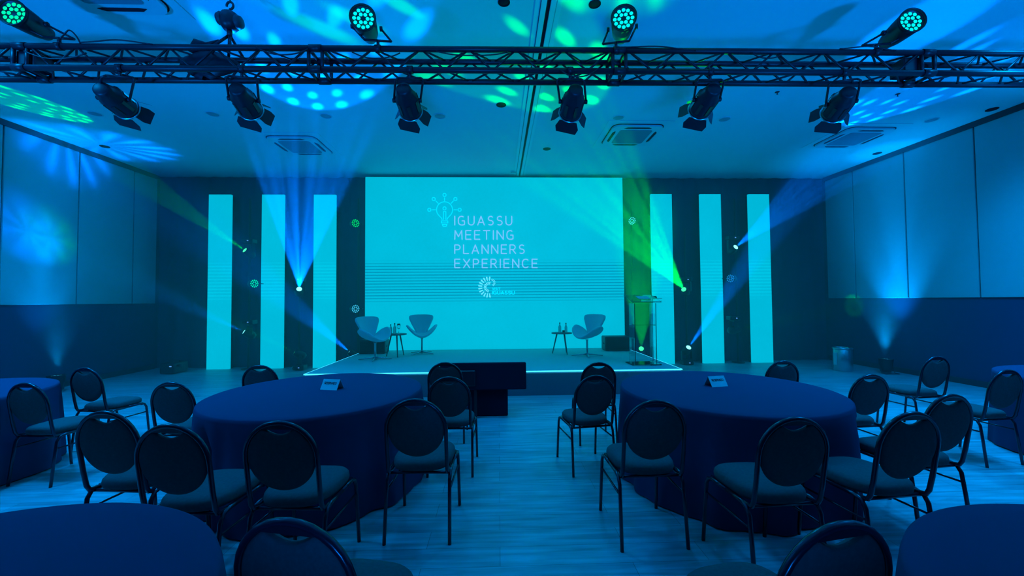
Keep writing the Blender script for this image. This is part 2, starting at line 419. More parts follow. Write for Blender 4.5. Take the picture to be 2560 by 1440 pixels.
for X, Y in ((240, 290), (289, 169), (411, 123), (533, 169), (581, 290), (411, 274)): ribbon(mb, circ(X, Y, 18, n=14), W)
for a, b in (((272, 290), (310, 290)), ((313, 190), (340, 218)), ((411, 155), (411, 190)), ((512, 190), (485, 218)), ((515, 290), (552, 290))): ribbon(mb, [z7(*a), z7(*b)], W)
ribbon(mb, circ(411, 290, 90, 130, 410, 30), W)
ribbon(mb, [z7(353, 359), z7(378, 385), z7(384, 402)], W); ribbon(mb, [z7(469, 359), z7(444, 385), z7(438, 402)], W)
ribbon(mb, [z7(398, 400), z7(398, 310), z7(426, 310), z7(426, 400)], W)
ribbon(mb, [z7(375, 415), z7(448, 415), z7(448, 438), z7(375, 438)], W, closed=True)
ribbon(mb, [z7(386, 455), z7(438, 455), z7(430, 476), z7(394, 476)], W, closed=True)
tag(mb.build('bulb_icon', M['icon'], t), 'cyan outline of a light bulb ringed with dots')
mb = MB()
def petal(cx, cy_, a, r0, r1, w0, w1):
    c, s = math.cos(math.radians(a)), math.sin(math.radians(a))
    pts = [(r0, -w0), (r1-w1, -w1), (r1, 0), (r1-w1, w1), (r0, w0)]
    q = [z7(cx+c*x-s*y, cy_-s*x-c*y) for x, y in pts]
    mb.add([(p[0], SY-.005, p[1]) for p in q], [tuple(range(5))])
for i in range(12): petal(908, 1160, 84+i*17.6, 72, 122, 5, 9)
for i in range(9): petal(912, 1160, 80+i*22, 28, 62, 3, 7)
for i in range(7): petal(940, 1110, -60+i*24, 22, 46, 2.5, 4.5)
tag(mb.build('sunburst_logo', M['logo'], t), 'pale sunburst logo of tapered rays')
mb = MB()
for s, x0, x1, yb, yt, wd in (('VISIT', 950, 1038, 1192, 1168, .012), ('IGUASSU', 950, 1198, 1241, 1206, .020)):
    k = yb-yt; sx_ = 1.0 if s == 'VISIT' else 1.25
    tot = sum(G[c][0]*sx_ for c in s); gap = ((x1-x0)/k-tot)/(len(s)-1); x = 0
    for c in s:
        for st in G[c][1]: ribbon(mb, [z7(x0+(x+p[0]*sx_)*k, yb-p[1]*k) for p in st], wd)
        x += G[c][0]*sx_+gap
tag(mb.build('logo_lettering', M['icon'], t), 'small lettering beside the sunburst')

# LED columns
COLS = [(-6.6354, 9.361, 'outermost lit column towards the wall panels, beside the haze machine'),
        (-5.4398, 9.361, 'middle lit column beside the green wall lamp'),
        (-4.2612, 9.361, 'lit column nearest the screen on the two armchair side'),
        (3.6175, 9.265, 'lit column behind the clear lectern'),
        (4.7990, 9.265, 'lit column between the two moving head poles, middle of the lectern side'),
        (5.9746, 9.265, 'outermost lit column nearest the steel bin')]
for x, y, lab in COLS:
    t = thing('led_column', (x+.25, y, 0), 0, 'tall cyan '+lab, 'led column', 'lit columns beside the screen')
    MB().box((0, .03, 2.0), (.5, .06, 4.0)).build('display_panel', M['column'], t)
    MB().box((0, .10, 1.99), (.5, .08, 3.98)).build('rear_frame', M['black_metal'], t)

# ------------------------------------------------------------------ stage
A = at_z(762, 935, SZ0); B = at_z(1703, 922, SZ0)
SF = (A.y+B.y)/2; SA, SB = -3.034, 2.945
st = thing('stage', (0, 0, 0), 0, 'low carpeted stage edged with a glowing line in front of the screen', 'stage')
YE = SY-.02
MB().box(((SA+SB)/2, (SF+YE)/2, SZ0-.02), (SB-SA, YE-SF, .04)).build('stage_deck', M['deck'], st)
MB().box(((SA+SB)/2, SF+.01, (SZ0-.04)/2), (SB-SA, .02, SZ0-.04)).build('front_skirt', M['fascia'], st)
for x in (SA+.01, SB-.01): MB().box((x, (SF+YE)/2, (SZ0-.04)/2), (.02, YE-SF-.04, SZ0-.04)).build('side_skirt', M['fascia'], st)
YL = at_z(878, 882, SZ0).y
MB().box(((SA+SB)/2, SF-.006, SZ0-.008), (SB-SA+.03, .012, .016)).build('edge_light_strip', M['edge'], st)
for x in (SA-.006, SB+.006): MB().box((x, (SF+8.9)/2, SZ0-.006), (.012, 8.9-SF, .012)).build('edge_light_strip', M['edge'], st)

# swan chairs
def swan_chair(px, py, rz, label):
    p = at_z(px, py, SZ0); t = thing('swivel_armchair', p, rz, label, 'armchair', 'swivel armchairs on the stage')
    # seat with the two curled arms, then the tall back that widens to the top
    def seat(u, v):
        a = (u-.5)*2; q = abs(a)
        hf = .235*math.sqrt(max(0, 1-q**3.2))+.012; yc_ = .03-.06*q
        y = yc_+hf-2*hf*v
        z = .385+.23*q**2.0-.03*math.sin(v*PI)*(1-q)+.05*(v-.3)*(v > .3)*(1-q)
        return (a*(.325-.03*abs(v-.5)), y, z)
    def back(u, v):
        a = (u-.5)*2; q = abs(a)
        wd = .075+.225*v**.85 - .05*max(0, (v-.8)/.2)**2
        top = .435*(1-.05*q**4)
        return (a*wd, -.185-.15*v+.07*q**2*(.4+.6*v), .395+top*v)
    MB().grid(seat, 19, 9).build('seat', M['uphol'], t, thick=.045, sub=1)
    MB().grid(back, 13, 12).build('backrest', M['uphol'], t, thick=.045, sub=1)
    MB().lathe([(.035, .33), (.02, .31), (.02, .05), (.03, .03), (.03, .012)], 12).build('stem', M['chrome'], t)
    for i in range(4):
        a = PI/4+i*PI/2; b = MB()
        b.tube([(0, 0, .045), (.16*math.cos(a), .16*math.sin(a), .028), (.31*math.cos(a), .31*math.sin(a), .012)], [.018, .014, .010], 8).build('foot', M['chrome'], t)
    return t
swan_chair(938, 899, math.radians(180+52), 'pale swivel armchair nearest the stage corner, turned inwards, beside a small table')
swan_chair(1055, 884, math.radians(180+14), 'pale swivel armchair behind the small table, facing the tables')
swan_chair(1468, 890, math.radians(180-50), 'lone pale swivel armchair near the lectern')

def side_table(px, py, h, label):
    p = at_z(px, py, SZ0); t = thing('side_table', p, 0, label, 'side table', 'small tables on the stage')
    MB().lathe([(0, h-.02), (.21, h-.02), (.22, h-.01), (.21, h), (0, h)], 28).build('table_top', M['wood'], t)
    for i in range(3):
        a = -PI/2+.4+i*2*PI/3
        MB().tube([(.10*math.cos(a), .10*math.sin(a), h-.02), (.20*math.cos(a), .20*math.sin(a), .004)], [.016, .010], 8).build('leg', M['wood'], t)
    return p, h
def bottle(p, label, s=1.0, group='glass bottles on the side tables'):
    t = thing('water_bottle', p, 0, label, 'bottle', group)
    MB().lathe([(0, .002), (.026*s, .002), (.028*s, .02), (.028*s, .11*s), (.011*s, .15*s), (.010*s, .175*s), (0, .175*s)], 12).build('bottle_body', M['bottle'], t)
    MB().lathe([(0, .174*s), (.012*s, .174*s), (.012*s, .192*s), (0, .192*s)], 10).build('cap', M['black_metal'], t)
def wineglass(p, label, s=1.0):
    t = thing('wine_glass', p, 0, label, 'glass')
    MB().lathe([(0, .002), (.034, .002), (.004, .008), (.004, .09), (.03, .115), (.038, .15), (.030, .205), (.028, .205), (.036, .15), (.028, .118), (0, .10)], 14).build('bowl', M['glass'], t)
p, h = side_table(990, 891, .46, 'small round three legged table between the two armchairs')
tz = Vector((p.x, p.y, SZ0+h))
bottle(tz+Vector((-.12, .05, 0)), 'dark capped bottle beside the armchair on the small table, outermost of the three vessels')
bottle(tz+Vector((-.035, .03, 0)), 'clear bottle between the dark bottle and the wine glass', 1.12)
wineglass(tz+Vector((.055, 0, 0)), 'stemmed wine glass on the table between the two armchairs')
p, h = side_table(1405, 884, .44, 'small round three legged table beside the lone armchair')
tz = Vector((p.x, p.y, SZ0+h))
bottle(tz+Vector((-.04, 0, 0)), 'slim bottle farther from the lone armchair', 1.1)
bottle(tz+Vector((.09, 0, 0)), 'slim bottle nearer the lone armchair', 1.05)
tag(MB().lathe([(0, 0), (.025, 0), (.03, .05), (.027, .05), (.023, .006), (0, .006)], 12).build('tumbler', M['glass']), 'short tumbler between the bottles beside the lone armchair', 'glass').location = tz+Vector((.03, -.06, .001))

# floor monitors (speaker boxes) at both sides of the screen foot
def speaker_box(x0, x1, y, h, label):
    t = thing('stage_speaker', ((x0+x1)/2, y, SZ0), 0, label, 'speaker', 'black speaker boxes on the stage')
    wd = x1-x0
    MB().box((0, 0, h/2), (wd, .34, h), bev=.02).build('cabinet', M['black_metal'], t)
    MB().box((0, -.172, h/2), (wd-.06, .012, h-.06), bev=.004).build('grille', M['dark_hole'], t)
    for s in (-1, 1): MB().box((s*(wd/2+.006), 0, h*.5), (.014, .12, .03), bev=.004).build('handle', M['rail'], t)
a = at_y(903, 848, 8.85); b = at_y(968, 848, 8.85); speaker_box(a.x, b.x, 8.85, a.z-SZ0, 'black speaker box behind the armchair nearest the stage corner')
a = at_y(1508, 840, 8.85); b = at_y(1588, 840, 8.85)
speaker_box(a.x, min(b.x, SB-.05), 8.85, a.z-SZ0, 'black speaker box at the foot of the screen near the lectern')

# lectern of clear acrylic
p = at_z(1608, 910, SZ0); t = thing('lectern', p, math.radians(4), 'transparent acrylic lectern at the stage corner', 'lectern')
MB().box((0, 0, .01), (.50, .36, .02), bev=.004).build('base', M['acrylic'], t)
for s in (-1, 1): MB().box((s*.19, 0, .54), (.012, .24, 1.04)).build('side_panel', M['acrylic'], t)
MB().box((0, .12, .54), (.37, .010, 1.04)).build('front_panel', M['acrylic'], t)
MB().box((0, 0, .68), (.368, .22, .010)).build('shelf', M['acrylic'], t)
Rt = Matrix.Rotation(math.radians(18), 3, 'X')
MB().box((0, 0, 1.14), (.52, .40, .012), Rt, bev=.003).build('desk_top', M['acrylic'], t)
MB().box((0, -.185, 1.095), (.52, .010, .05)).build('paper_stop', M['acrylic'], t)
tag(MB().box((.03, .02, 1.157), (.22, .16, .004), Rt).build('paper_sheet', M['white_card'], t), 'pale sheet of paper')
p = at_z(1634, 906, SZ0); t = thing('microphone_stand', p, 0, 'thin black microphone stand beside the clear lectern', 'microphone stand')
MB().lathe([(0, 0), (.11, 0), (.11, .012), (.02, .03), (0, .03)], 20).build('base', M['chrome'], t)
MB().tube([(0, 0, .02), (0, 0, 1.12)], .009, 8).build('pole', M['chrome'], t)
MB().lathe([(0, -.05), (.03, -.04), (.035, 0), (.03, .04), (0, .05)], 12, Matrix.Translation((.03, 0, 1.15)) @ look((1, -.2, .1))).build('microphone_head', M['black_metal'], t)
for k, (dx, dz) in enumerate(((-.08, .16), (.12, .02), (-.06, -.03))):
    MB().tube([(0, 0, 1.12), (dx*.5, -.02, 1.12+dz*.9), (dx*1.3, -.05, 1.12+dz)], .004, 6).build('gooseneck', M['black_metal'], t)

# monitor and cloth covered stand in front of the stage
q0 = at_z(1270, 1040, 0); yM = q0.y
qb = at_y(1131, 905, yM); qt = at_y(1315, 905, yM)
t = thing('cloth_covered_stand', (q0.x-.42, yM+.22, 0), 0, 'black cloth covered stand on the floor in front of the stage', 'stand')
MB().box((0, 0, .29), (.84, .44, .58), bev=.012).build('cloth_cover', M['black_cloth'], t)
MB().box((0, 0, .585), (.80, .40, .01)).build('top_board', M['black_metal'], t)
zt = at_y(1315, 905, yM-.05); zl = at_y(1100, 905, yM-.05)
zb = at_y(1312, 972, yM-.05)
t = thing('confidence_monitor', ((zt.x+zl.x)/2, yM-.06, 0), 0, 'wide flat monitor seen from behind, leaning on the cloth covered stand', 'monitor')
wd = zt.x-zl.x; Rt = Matrix.Rotation(math.radians(-6), 3, 'X')
MB().box((0, 0, (zt.z+zb.z)/2), (wd, .045, zt.z-zb.z), Rt, bev=.012).build('monitor_shell', M['black_cloth'], t)
MB().box((0, .03, (zt.z+zb.z)/2), (wd-.03, .008, zt.z-zb.z-.03), Rt).build('display', M['dark_hole'], t)
MB().box((-.25, -.035, (zt.z+zb.z)/2-.02), (.3, .03, .2), Rt, bev=.01).build('rear_housing', M['black_metal'], t)
for s in (-1, 1): MB().box((-.3+s*.2, -.01, zb.z/2), (.04, .03, zb.z), None).build('foot', M['black_metal'], t)

# ------------------------------------------------------------------ where the chairs stand
HT = .908   # hoop top
CH = [
 # hoop-top pixel, turn (deg), label
 (648, 912, 0, 'beyond the reserved table, below the column beside the green lamp'),
 (1112, 905, 0, 'whose pad overlaps the edge of the wide black monitor'),
 (1122, 941, -2, 'beside the aisle, in front of the cloth covered stand'),
 (1037, 996, -2, 'by the aisle, nearest chair on the armchair side of it'),
 (696, 1051, -3, 'at the middle of the armchair side reserved table, seat open to view'),
 (422, 1059, -4, 'overlapping its neighbour, just beyond the nearest armchair side table'),
 (260, 1026, -6, 'partly behind its neighbour, bare floor showing between pad and seat'),
 (427, 954, -3, 'at the wall end of the armchair side reserved table'),
 (211, 918, -8, 'farthest back on the armchair side, beside the shaded table'),
 (62, 956, -6, 'at the shaded table, cut by the picture edge, armchair side'),
 (722, 1293, -12, 'very close to the camera, only hoop and pad showing, armchair side'),
 (1497, 905, 0, 'by the stage skirt, its hand hole lit, hidden below by another chair'),
 (1489, 937, 9, 'beside the aisle with four thin legs free on bare floor'),
 (1640, 999, 1, 'at the aisle corner of the lectern side reserved table'),
 (1990, 1041, 3, 'before the lectern side reserved table, seat showing beside its pad'),
 (2282, 1028, 6, 'largest of the overlapping pair near the lectern side front table'),
 (2378, 984, 8, 'half hidden behind a larger chair on the lectern side'),
 (2178, 935, 4, 'at the wall end of the lectern side reserved table'),
 (2343, 890, 6, 'farthest back near the wall washer, whole pad seen against the floor'),
 (2520, 923, 6, 'cut by the picture edge at the shaded table, lectern side'),
 (1958, 901, 2, 'beyond the reserved table, below the outermost lectern side column'),
 (2104, 1301, 10, 'very close to the camera with glints on its hoop, lectern side'),
]
SEATS = []
for (px, py, deg, lab) in CH:
    k = .95 if py < 960 else 1.0     # the chairs farther off are a slightly lower make
    rz = math.radians(deg); P = at_z(px, py, (HT+.0125)*k)
    SEATS.append((P.x-.289*k*math.sin(rz), P.y+.289*k*math.cos(rz), rz))

# ------------------------------------------------------------------ round tables
def circle3(pts, z=.75):
    (x1, y1), (x2, y2), (x3, y3) = [(p.x, p.y) for p in (at_z(*q, z) for q in pts)]
    d = 2*(x1*(y2-y3)+x2*(y3-y1)+x3*(y1-y2))
    ux = ((x1*x1+y1*y1)*(y2-y3)+(x2*x2+y2*y2)*(y3-y1)+(x3*x3+y3*y3)*(y1-y2))/d
    uy = ((x1*x1+y1*y1)*(x3-x2)+(x2*x2+y2*y2)*(x1-x3)+(x3*x3+y3*y3)*(x2-x1))/d
    return ux, uy, math.hypot(x1-ux, y1-uy)
TABLES = []
def round_table(cx, cy_, R, seed, lab):
    t = thing('round_table', (cx, cy_, 0), 0, 'round table under '+lab, 'table', 'round banquet tables')
    MB().lathe([(0, .715), (R-.012, .715), (R-.008, .73), (R-.012, .742), (0, .742)], 48).build('tabletop', M['wood'], t)
    for i in range(4):
        a = PI/4+i*PI/2; MB().tube([(.45*math.cos(a), .45*math.sin(a), .715), (.5*math.cos(a), .5*math.sin(a), 0)], .016, 8).build('leg', M['black_metal'], t)
    rnd = random.Random(seed); ph = [rnd.uniform(0, 6.28) for _ in range(4)]
    rings = [(0, .7475, 0), (.25, .7475, 0), (.6, .7475, 0), (.9, .7475, 0), (.985, .7475, 0), (1.0, .742, .0), (1.006, .72, .05), (1.008, .66, .25), (1.012, .52, .6), (1.018, .36, .85), (1.026, .18, 1.0), (1.034, .012, 1.1)]
    n = 160
    LIM = []
    for k in range(n):
        a = k/n*2*PI; r = R*1.08
        for _ in range(60):
            X, Y = cx+r*math.cos(a), cy_+r*math.sin(a); hit = False
            for (qx, qy, qr) in SEATS:
                dx, dy = X-qx, Y-qy; lx = dx*math.cos(qr)+dy*math.sin(qr); ly = -dx*math.sin(qr)+dy*math.cos(qr)
                if abs(lx) < .23 and abs(ly) < .262: hit = True; break
            if not hit: break
            r -= .01
        LIM.append(r)
    for _ in range(2): LIM = [min(LIM[k], (LIM[k-3]+LIM[k-2]+LIM[k-1]+LIM[k]+LIM[(k+1) % n]+LIM[(k+2) % n]+LIM[(k+3) % n])/7) for k in range(n)]
    def fn(u, v):
        i = min(int(round(v*(len(rings)-1))), len(rings)-1); k, z, am = rings[i]; a = u*2*PI
        wv = (.5*math.sin(11*a+ph[0])+.35*math.sin(17*a+ph[1])+.25*math.sin(26*a+ph[2])+.15*math.sin(5*a+ph[3]))
        r = R*max(k, .001) + am*(.030*wv+.012)
        if z < .6: r = min(r, LIM[int(round(u*n)) % n]+am*.004*wv)   # the cloth gives way where a chair is pushed in
        return (cx+r*math.cos(a), cy_+r*math.sin(a), z + (.012 if i == len(rings)-1 else 0)*0)
    o = MB().grid(fn, n, len(rings), closed_u=True).build('tablecloth', M['cloth'])
    tag(o, lab, 'tablecloth', 'dark round tablecloths')
    TABLES.append((cx, cy_, R))
c1 = circle3(((480, 1018), (640, 1052), (920, 931)))
c2 = circle3(((1860, 1039), (2140, 1008), (1700, 926)))
print('TABLES', c1, c2)
RT_ = .84
round_table(c1[0], c1[1], .86, 1, 'dark cloth with a reserved card, armchair side of the aisle')
round_table(c2[0], c2[1], .86, 2, 'dark cloth with a reserved card, lectern side of the aisle')
def edge_table(apex, R, dx):
    p = at_z(*apex, .75); return p.x+dx, p.y-R
a3 = at_z(545, 1440, .75); f3 = at_z(240, 1252, .75)
cy3 = f3.y-RT_; cx3 = a3.x-math.sqrt(max(RT_**2-(a3.y-cy3)**2, 0))
round_table(cx3, cy3, RT_, 3, 'dark cloth cut off by the bottom corner, armchair side of the aisle')
a4 = at_z(2256, 1340, .75); f4 = at_z(2470, 1254, .75)
cy4 = f4.y-RT_; cx4 = a4.x+math.sqrt(max(RT_**2-(a4.y-cy4)**2, 0))
round_table(cx4, cy4, RT_, 4, 'dark cloth cut off by the bottom corner, lectern side of the aisle')
f5 = at_z(60, 943, .75); round_table(-4.98, f5.y-RT_, RT_, 5, 'dark cloth in the shade beside the wall panels, armchair side')
f6 = at_z(2500, 912, .75); round_table(5.85, f6.y-RT_, RT_, 6, 'dark cloth in the shade near the wall washer and steel bin')

# reserved cards
def reserved_card(px, py, rz, label):
    p = at_z(px, py, .7475); t = thing('reserved_card', p, rz, label, 'place card', 'reserved cards on the tables')
    wv, hh, dd = .165, .085, .05
    mb = MB()
    for s in (-1, 1):
        Rm = Matrix.Rotation(-s*math.atan2(dd, hh), 4, 'X')
        mb.M = Matrix.Translation((0, 0, hh)) @ Rm
        mb.box((0, 0, -math.hypot(dd, hh)/2), (wv, .0015, math.hypot(dd, hh)))
    mb.M = Matrix.Identity(4)
    mb.build('folded_card', M['white_card'], t)
    mb = MB(); a = math.atan2(dd, hh); x = 0; s = 'RESERVADO'; k = .018
    tot = sum(G[c][0] for c in s); gap = (.118/k-tot)/(len(s)-1)
    for c in s:
        for stx in G[c][1]:
            q = [(-.059+(x+p_[0])*k, -.046+p_[1]*k) for p_ in stx]
            ribbon(mb, q, .0042, y=-.0014)
        x += G[c][0]+gap
    Mx = Matrix.Translation((0, 0, hh)) @ Matrix.Rotation(-a, 4, 'X')
    mb.v = [tuple(Mx @ Vector(v)) for v in mb.v]
    mb.build('card_lettering', M['ink'], t)
reserved_card(830, 972, math.radians(-14), 'white folded reserved card on the table at the armchair side')
reserved_card(1790, 964, math.radians(12), 'white folded reserved card on the table at the lectern side')

# ------------------------------------------------------------------ banquet chairs
def make_chair():
    t = thing('banquet_chair', (0, 0, 0), 0)
    hw = .187; zc = .721; rr = .187; lean = lambda z: -.215 - max(0, z-.44)*.16
    # hoop tube: seat rail -> up -> over -> down
    path = []
    for s, seq in ((-1, 1), (1, -1)):
        side = [(s*hw*.98, .17, .425), (s*hw, 0, .425), (s*hw, -.15, .425), (s*hw, -.198, .432), (s*hw, -.214, .462), (s*hw, lean(.55), .55), (s*hw, lean(.66), .66)]
        if s < 0:
            path += side
            for i in range(0, 17):
                a = PI-PI*i/16; z = zc+rr*math.sin(a)*1.0; path.append((hw*math.cos(a), lean(z), z))
        else: path += side[::-1]
    MB().tube(path, .0125, 10).build('back_frame', M['tube'], t)
    # round back pad with a crescent hand hole at the top
    out = []; ro = .178
    hz = zc+ro*math.sin(math.radians(58))  # chord height of the hand hole
    n = 44
    a0, a1 = math.radians(62), math.radians(118)
    for i in range(n+1):
        a = a1+(2*PI-(a1-a0))*i/n; out.append((ro*math.cos(a), zc+ro*math.sin(a)*1.02))
    xa, za = out[-1]; xb, zb_ = out[0]
    # hand hole underside dips below the chord
    for i in range(1, 12):
        k = i/12; out.append((xa+(xb-xa)*k, za-.034*math.sin(k*PI)))
    mb = MB()
    def slab(poly, th, bulge=0.0):
        c = (sum(p[0] for p in poly)/len(poly), sum(p[1] for p in poly)/len(poly)); m = len(poly)
        vs = []; fs = []
        rings = ((1.0, 0.0), (.975, .5), (.93, .86), (.80, 1.0), (.0, 1.0+bulge))
        for side in (-1, 1):
            for (k, hgt) in rings:
                for (x, z) in poly:
                    X = c[0]+(x-c[0])*k; Z = c[1]+(z-c[1])*k; vs.append((X, lean(Z)+.004+side*hgt*th/2, Z))
        q = len(rings)*m
        for side in range(2):
            for r_ in range(len(rings)-1):
                for i in range(m):
                    j = (i+1) % m; b0 = side*q+r_*m; fs.append((b0+i, b0+j, b0+m+j, b0+m+i))
        mb.add(vs, fs, True)
    slab(out, .034, .15)
    mb.build('back_pad', M['fabric'], t)
    # grip strip above the hand hole
    g = []
    for i in range(13): a = a0+(a1-a0)*i/12; g.append((ro*1.02*math.cos(a), zc+ro*1.03*math.sin(a)))
    for i in range(13): k = i/12; g.append((g[12][0]+(g[0][0]-g[12][0])*k*1.0, g[12][1]-.001))
    mb = MB(); m = len(g)
    mb.add([(x, lean(z)-.010, z) for x, z in g[:13]]+[(x, lean(z)-.010, z-.006) for x, z in g[13:]]+[(x, lean(z)+.012, z) for x, z in g[:13]]+[(x, lean(z)+.012, z-.006) for x, z in g[13:]],
           [tuple(range(m)), tuple(range(2*m-1, m-1, -1))]+[(i, (i+1) % m, m+(i+1) % m, m+i) for i in range(m)])
    mb.build('hand_grip', M['black_metal'], t)
    # seat cushion
    def seat_poly(s):
        pts = []
        for i in range(36):
            a = 2*PI*i/36; c_, s_ = math.cos(a), math.sin(a)
            x = math.copysign(abs(c_)**.62, c_)*.196*s*(1+.06*s_); y = math.copysign(abs(s_)**.66, s_)*.215*s
            pts.append((x, y+.005))
        return pts
    mb = MB(); rings = ((.90, .432), (.985, .440), (1.0, .458), (.985, .478), (.93, .492), (.75, .500), (.4, .503), (.01, .504)); vs = []; fs = []
    for s, z in rings: vs += [(x, y, z) for x, y in seat_poly(s)]
    for r_ in range(len(rings)-1):
        for i in range(36): j = (i+1) % 36; fs.append((r_*36+i, r_*36+j, r_*36+36+j, r_*36+36+i))
    fs.append(tuple(range(36))); mb.add(vs, fs, True); mb.build('seat', M['fabric'], t)
    mb = MB()
    for y in (-.17, .15): mb.tube([(-.20, y, .418), (.20, y, .418)], .010, 8)
    for s in (-1, 1): mb.tube([(s*.201, -.215, .32), (s*.201, .205, .32)], .007, 6)
    mb.build('seat_frame', M['tube'], t)
    for s in (-1, 1):
        for f in (-1, 1):
            y0 = 0; top = .43
            MB().tube([(s*.200, 0, top), (s*.200, f*.13, top), (s*.200, f*.175, top-.012), (s*.200, f*.198, top-.05), (s*.202, f*.214, .25), (s*.205, f*.240, 0.0)], .0115, 8).build('leg', M['tube'], t)
    return t
proto = make_chair(); parts = [o for o in bpy.data.objects if o.parent == proto]
first = True
for (px, py, deg, lab), (qx, qy, qr) in zip(CH, SEATS):
    if first: c = proto; first = False
    else:
        c = proto.copy(); C.objects.link(c)
        for q in parts: k = q.copy(); C.objects.link(k); k.parent = c
    c.location = (qx, qy, 0); c.rotation_euler = (0, 0, qr); c.scale = (1, 1, 1) if py >= 960 else (.95, .95, .95)
    tag(c, 'round backed chair '+lab, 'chair', 'banquet chairs around the round tables')

# ------------------------------------------------------------------ steel bin, uplights, haze machine
p = at_z(2107, 926, 0); t = thing('waste_bin', p, 0, 'shiny cylindrical steel bin on the floor beside the dark wall', 'bin')
MB().lathe([(0, 0), (.165, 0), (.17, .01), (.17, .44), (.165, .445)], 32).build('bin_body', M['steel'], t)
MB().lathe([(.172, .445), (.178, .45), (.178, .475), (.15, .485), (.13, .48), (.13, .45)], 32).build('rim', M['steel'], t)
MB().box((-.172, -.02, .25), (.02, .08, .26), bev=.005).build('side_label', M['plastic'], t)
def par_face(mb_dark, mb_led, M4, R, n_out=12, n_in=6, lr=None):
    lr = lr or R*.17
    for k in range(n_out): a = 2*PI*k/n_out; mb_led.lathe([(0, .006), (lr*.7, .004), (lr, 0)], 10, M4 @ Matrix.Translation((R*.76*math.cos(a), R*.76*math.sin(a), .002)))
    for k in range(n_in): a = 2*PI*k/n_in; mb_led.lathe([(0, .006), (lr*.7, .004), (lr, 0)], 10, M4 @ Matrix.Translation((R*.38*math.cos(a), R*.38*math.sin(a), .002)))
def uplight(loc, d, label, led='led_pale'):
    t = thing('wall_washer', loc, 0, label, 'stage light', 'wall washers on the floor')
    Mx = Matrix.Translation((0, 0, .17)) @ look(d)
    MB().lathe([(0, -.14), (.08, -.14), (.10, -.08), (.115, .10), (.12, .12), (.105, .12), (.105, .10), (0, .10)], 24, Mx).build('housing', M['black_metal'], t)
    l = MB(); par_face(None, l, Mx @ Matrix.Translation((0, 0, .102)), .105); l.build('led_cluster', M[led], t)
    for s in (-1, 1): MB().tube([(s*.135, 0, .17), (s*.135, -.05, .01), (s*.135, -.14, .008)], .008, 6).build('bracket', M['black_metal'], t)
    MB().tube([(-.135, -.14, .008), (.135, -.14, .008)], .008, 6).build('cross_bar', M['black_metal'], t)
pr = at_z(2213, 929, 0)
uplight((7.75, WYR, 0), (.05, 0, 1), 'small black washer lamp shining up the wall beside the steel bin')
uplight((-7.62, WYL, 0), (-.05, 0, 1), 'small black washer lamp shining up the wall behind the shaded table, armchair side')
p = at_z(486, 921, 0); t = thing('haze_machine', (p.x, 8.95, 0), 0, 'low black haze machine on the floor beside the outermost lit column', 'haze machine')
MB().box((0, 0, .13), (.30, .40, .22), bev=.015).build('housing', M['black_metal'], t)
MB().lathe([(0, 0), (.03, 0), (.035, .05), (0, .05)], 12, Matrix.Translation((.15, -.05, .16)) @ look((1, 0, 0))).build('nozzle', M['rail'], t)
MB().box((.08, -.205, .17), (.04, .012, .02)).build('indicator_light', M['dot'], t)
MB().tube([(-.1, 0, .24), (-.1, 0, .28), (.1, 0, .28), (.1, 0, .24)], .008, 6).build('handle', M['black_metal'], t)

# ------------------------------------------------------------------ moving heads, poles, wall pars
def boom(x, y, h, label):
    t = thing('lighting_pole', (x, y, 0), 0, label, 'lighting pole', 'black lighting poles between the columns')
    MB().lathe([(0, 0), (.14, 0), (.14, .015), (.04, .02), (0, .02)], 24).build('base_plate', M['black_metal'], t)
    MB().tube([(0, 0, .01), (0, 0, h)], .024, 10).build('pole', M['black_metal'], t)
def moving_head(lens, aim, led, hang, label, col, power, deg, kind, pole=None):
    """lens: world point of the front glass"""
    lens = Vector(lens); d = (Vector(aim)-lens).normalized()
    piv = lens - d*.13
    base_z = piv.z + (.24 if hang else -.24)
    t = thing('moving_head', (piv.x, piv.y, base_z), 0, label, 'moving head light', 'moving head lights around the stage')
    o = Vector((piv.x, piv.y, base_z)); L_ = piv-o; s = 1 if hang else -1
    MB().box((0, 0, s*.035), (.24, .20, .09), bev=.012).build('base', M['black_metal'], t)
    MB().box((.02, -.104, s*.035), (.03, .008, .018)).build('indicator_light', M['dot'], t)
    yaw = math.atan2(d.y, d.x)-PI/2
    ax = Vector((math.cos(yaw), math.sin(yaw), 0))
    mb = MB(); mb.box((0, 0, -s*.03), (.24, .07, .035), Matrix.Rotation(yaw, 3, 'Z'), bev=.008)
    for q in (-1, 1): mb.box(tuple(ax*q*.115+Vector((0, 0, -s*.13))), (.022, .07, .20), Matrix.Rotation(yaw, 3, 'Z'), bev=.008)
    mb.build('yoke', M['black_metal'], t)
    Mx = Matrix.Translation(L_) @ look(d)
    MB().lathe([(0, -.13), (.05, -.125), (.085, -.08), (.092, 0), (.08, .08), (.068, .128), (.06, .13), (.058, .118), (0, .118)], 20, Mx).build('head_shell', M['black_metal'], t)
    MB().lathe([(0, .128), (.03, .126), (.055, .119)], 16, Mx).build('lens', M[led], t)
    if hang:
        MB().box((0, .13, .05), (.06, .16, .05)).build('clamp', M['black_metal'], t)
    if power: spot('moving_head_beam', lens+d*.03, aim, power, col, deg, {'rings': .2, 'plain': .4, 'rays': .7, 'soft': 1.0}[kind], .02, kind)
YH = 9.05
def lens_at(px, py, y=YH): return at_y(px, py, y)
ceil = lambda px, py: at_z(px, py, ZC)
KB = .8
boom(at_y(622, 800, YH+.27).x, YH+.27, 3.9, 'tall black pole between the outermost and middle columns, armchair side')
boom(at_y(748, 800, YH+.27).x, YH+.27, 3.2, 'black pole between middle column and the one nearest the screen')
boom(at_y(893, 800, YH+.15).x-.02, YH+.27, 3.9, 'black pole against the screen edge behind the inward turned armchair')
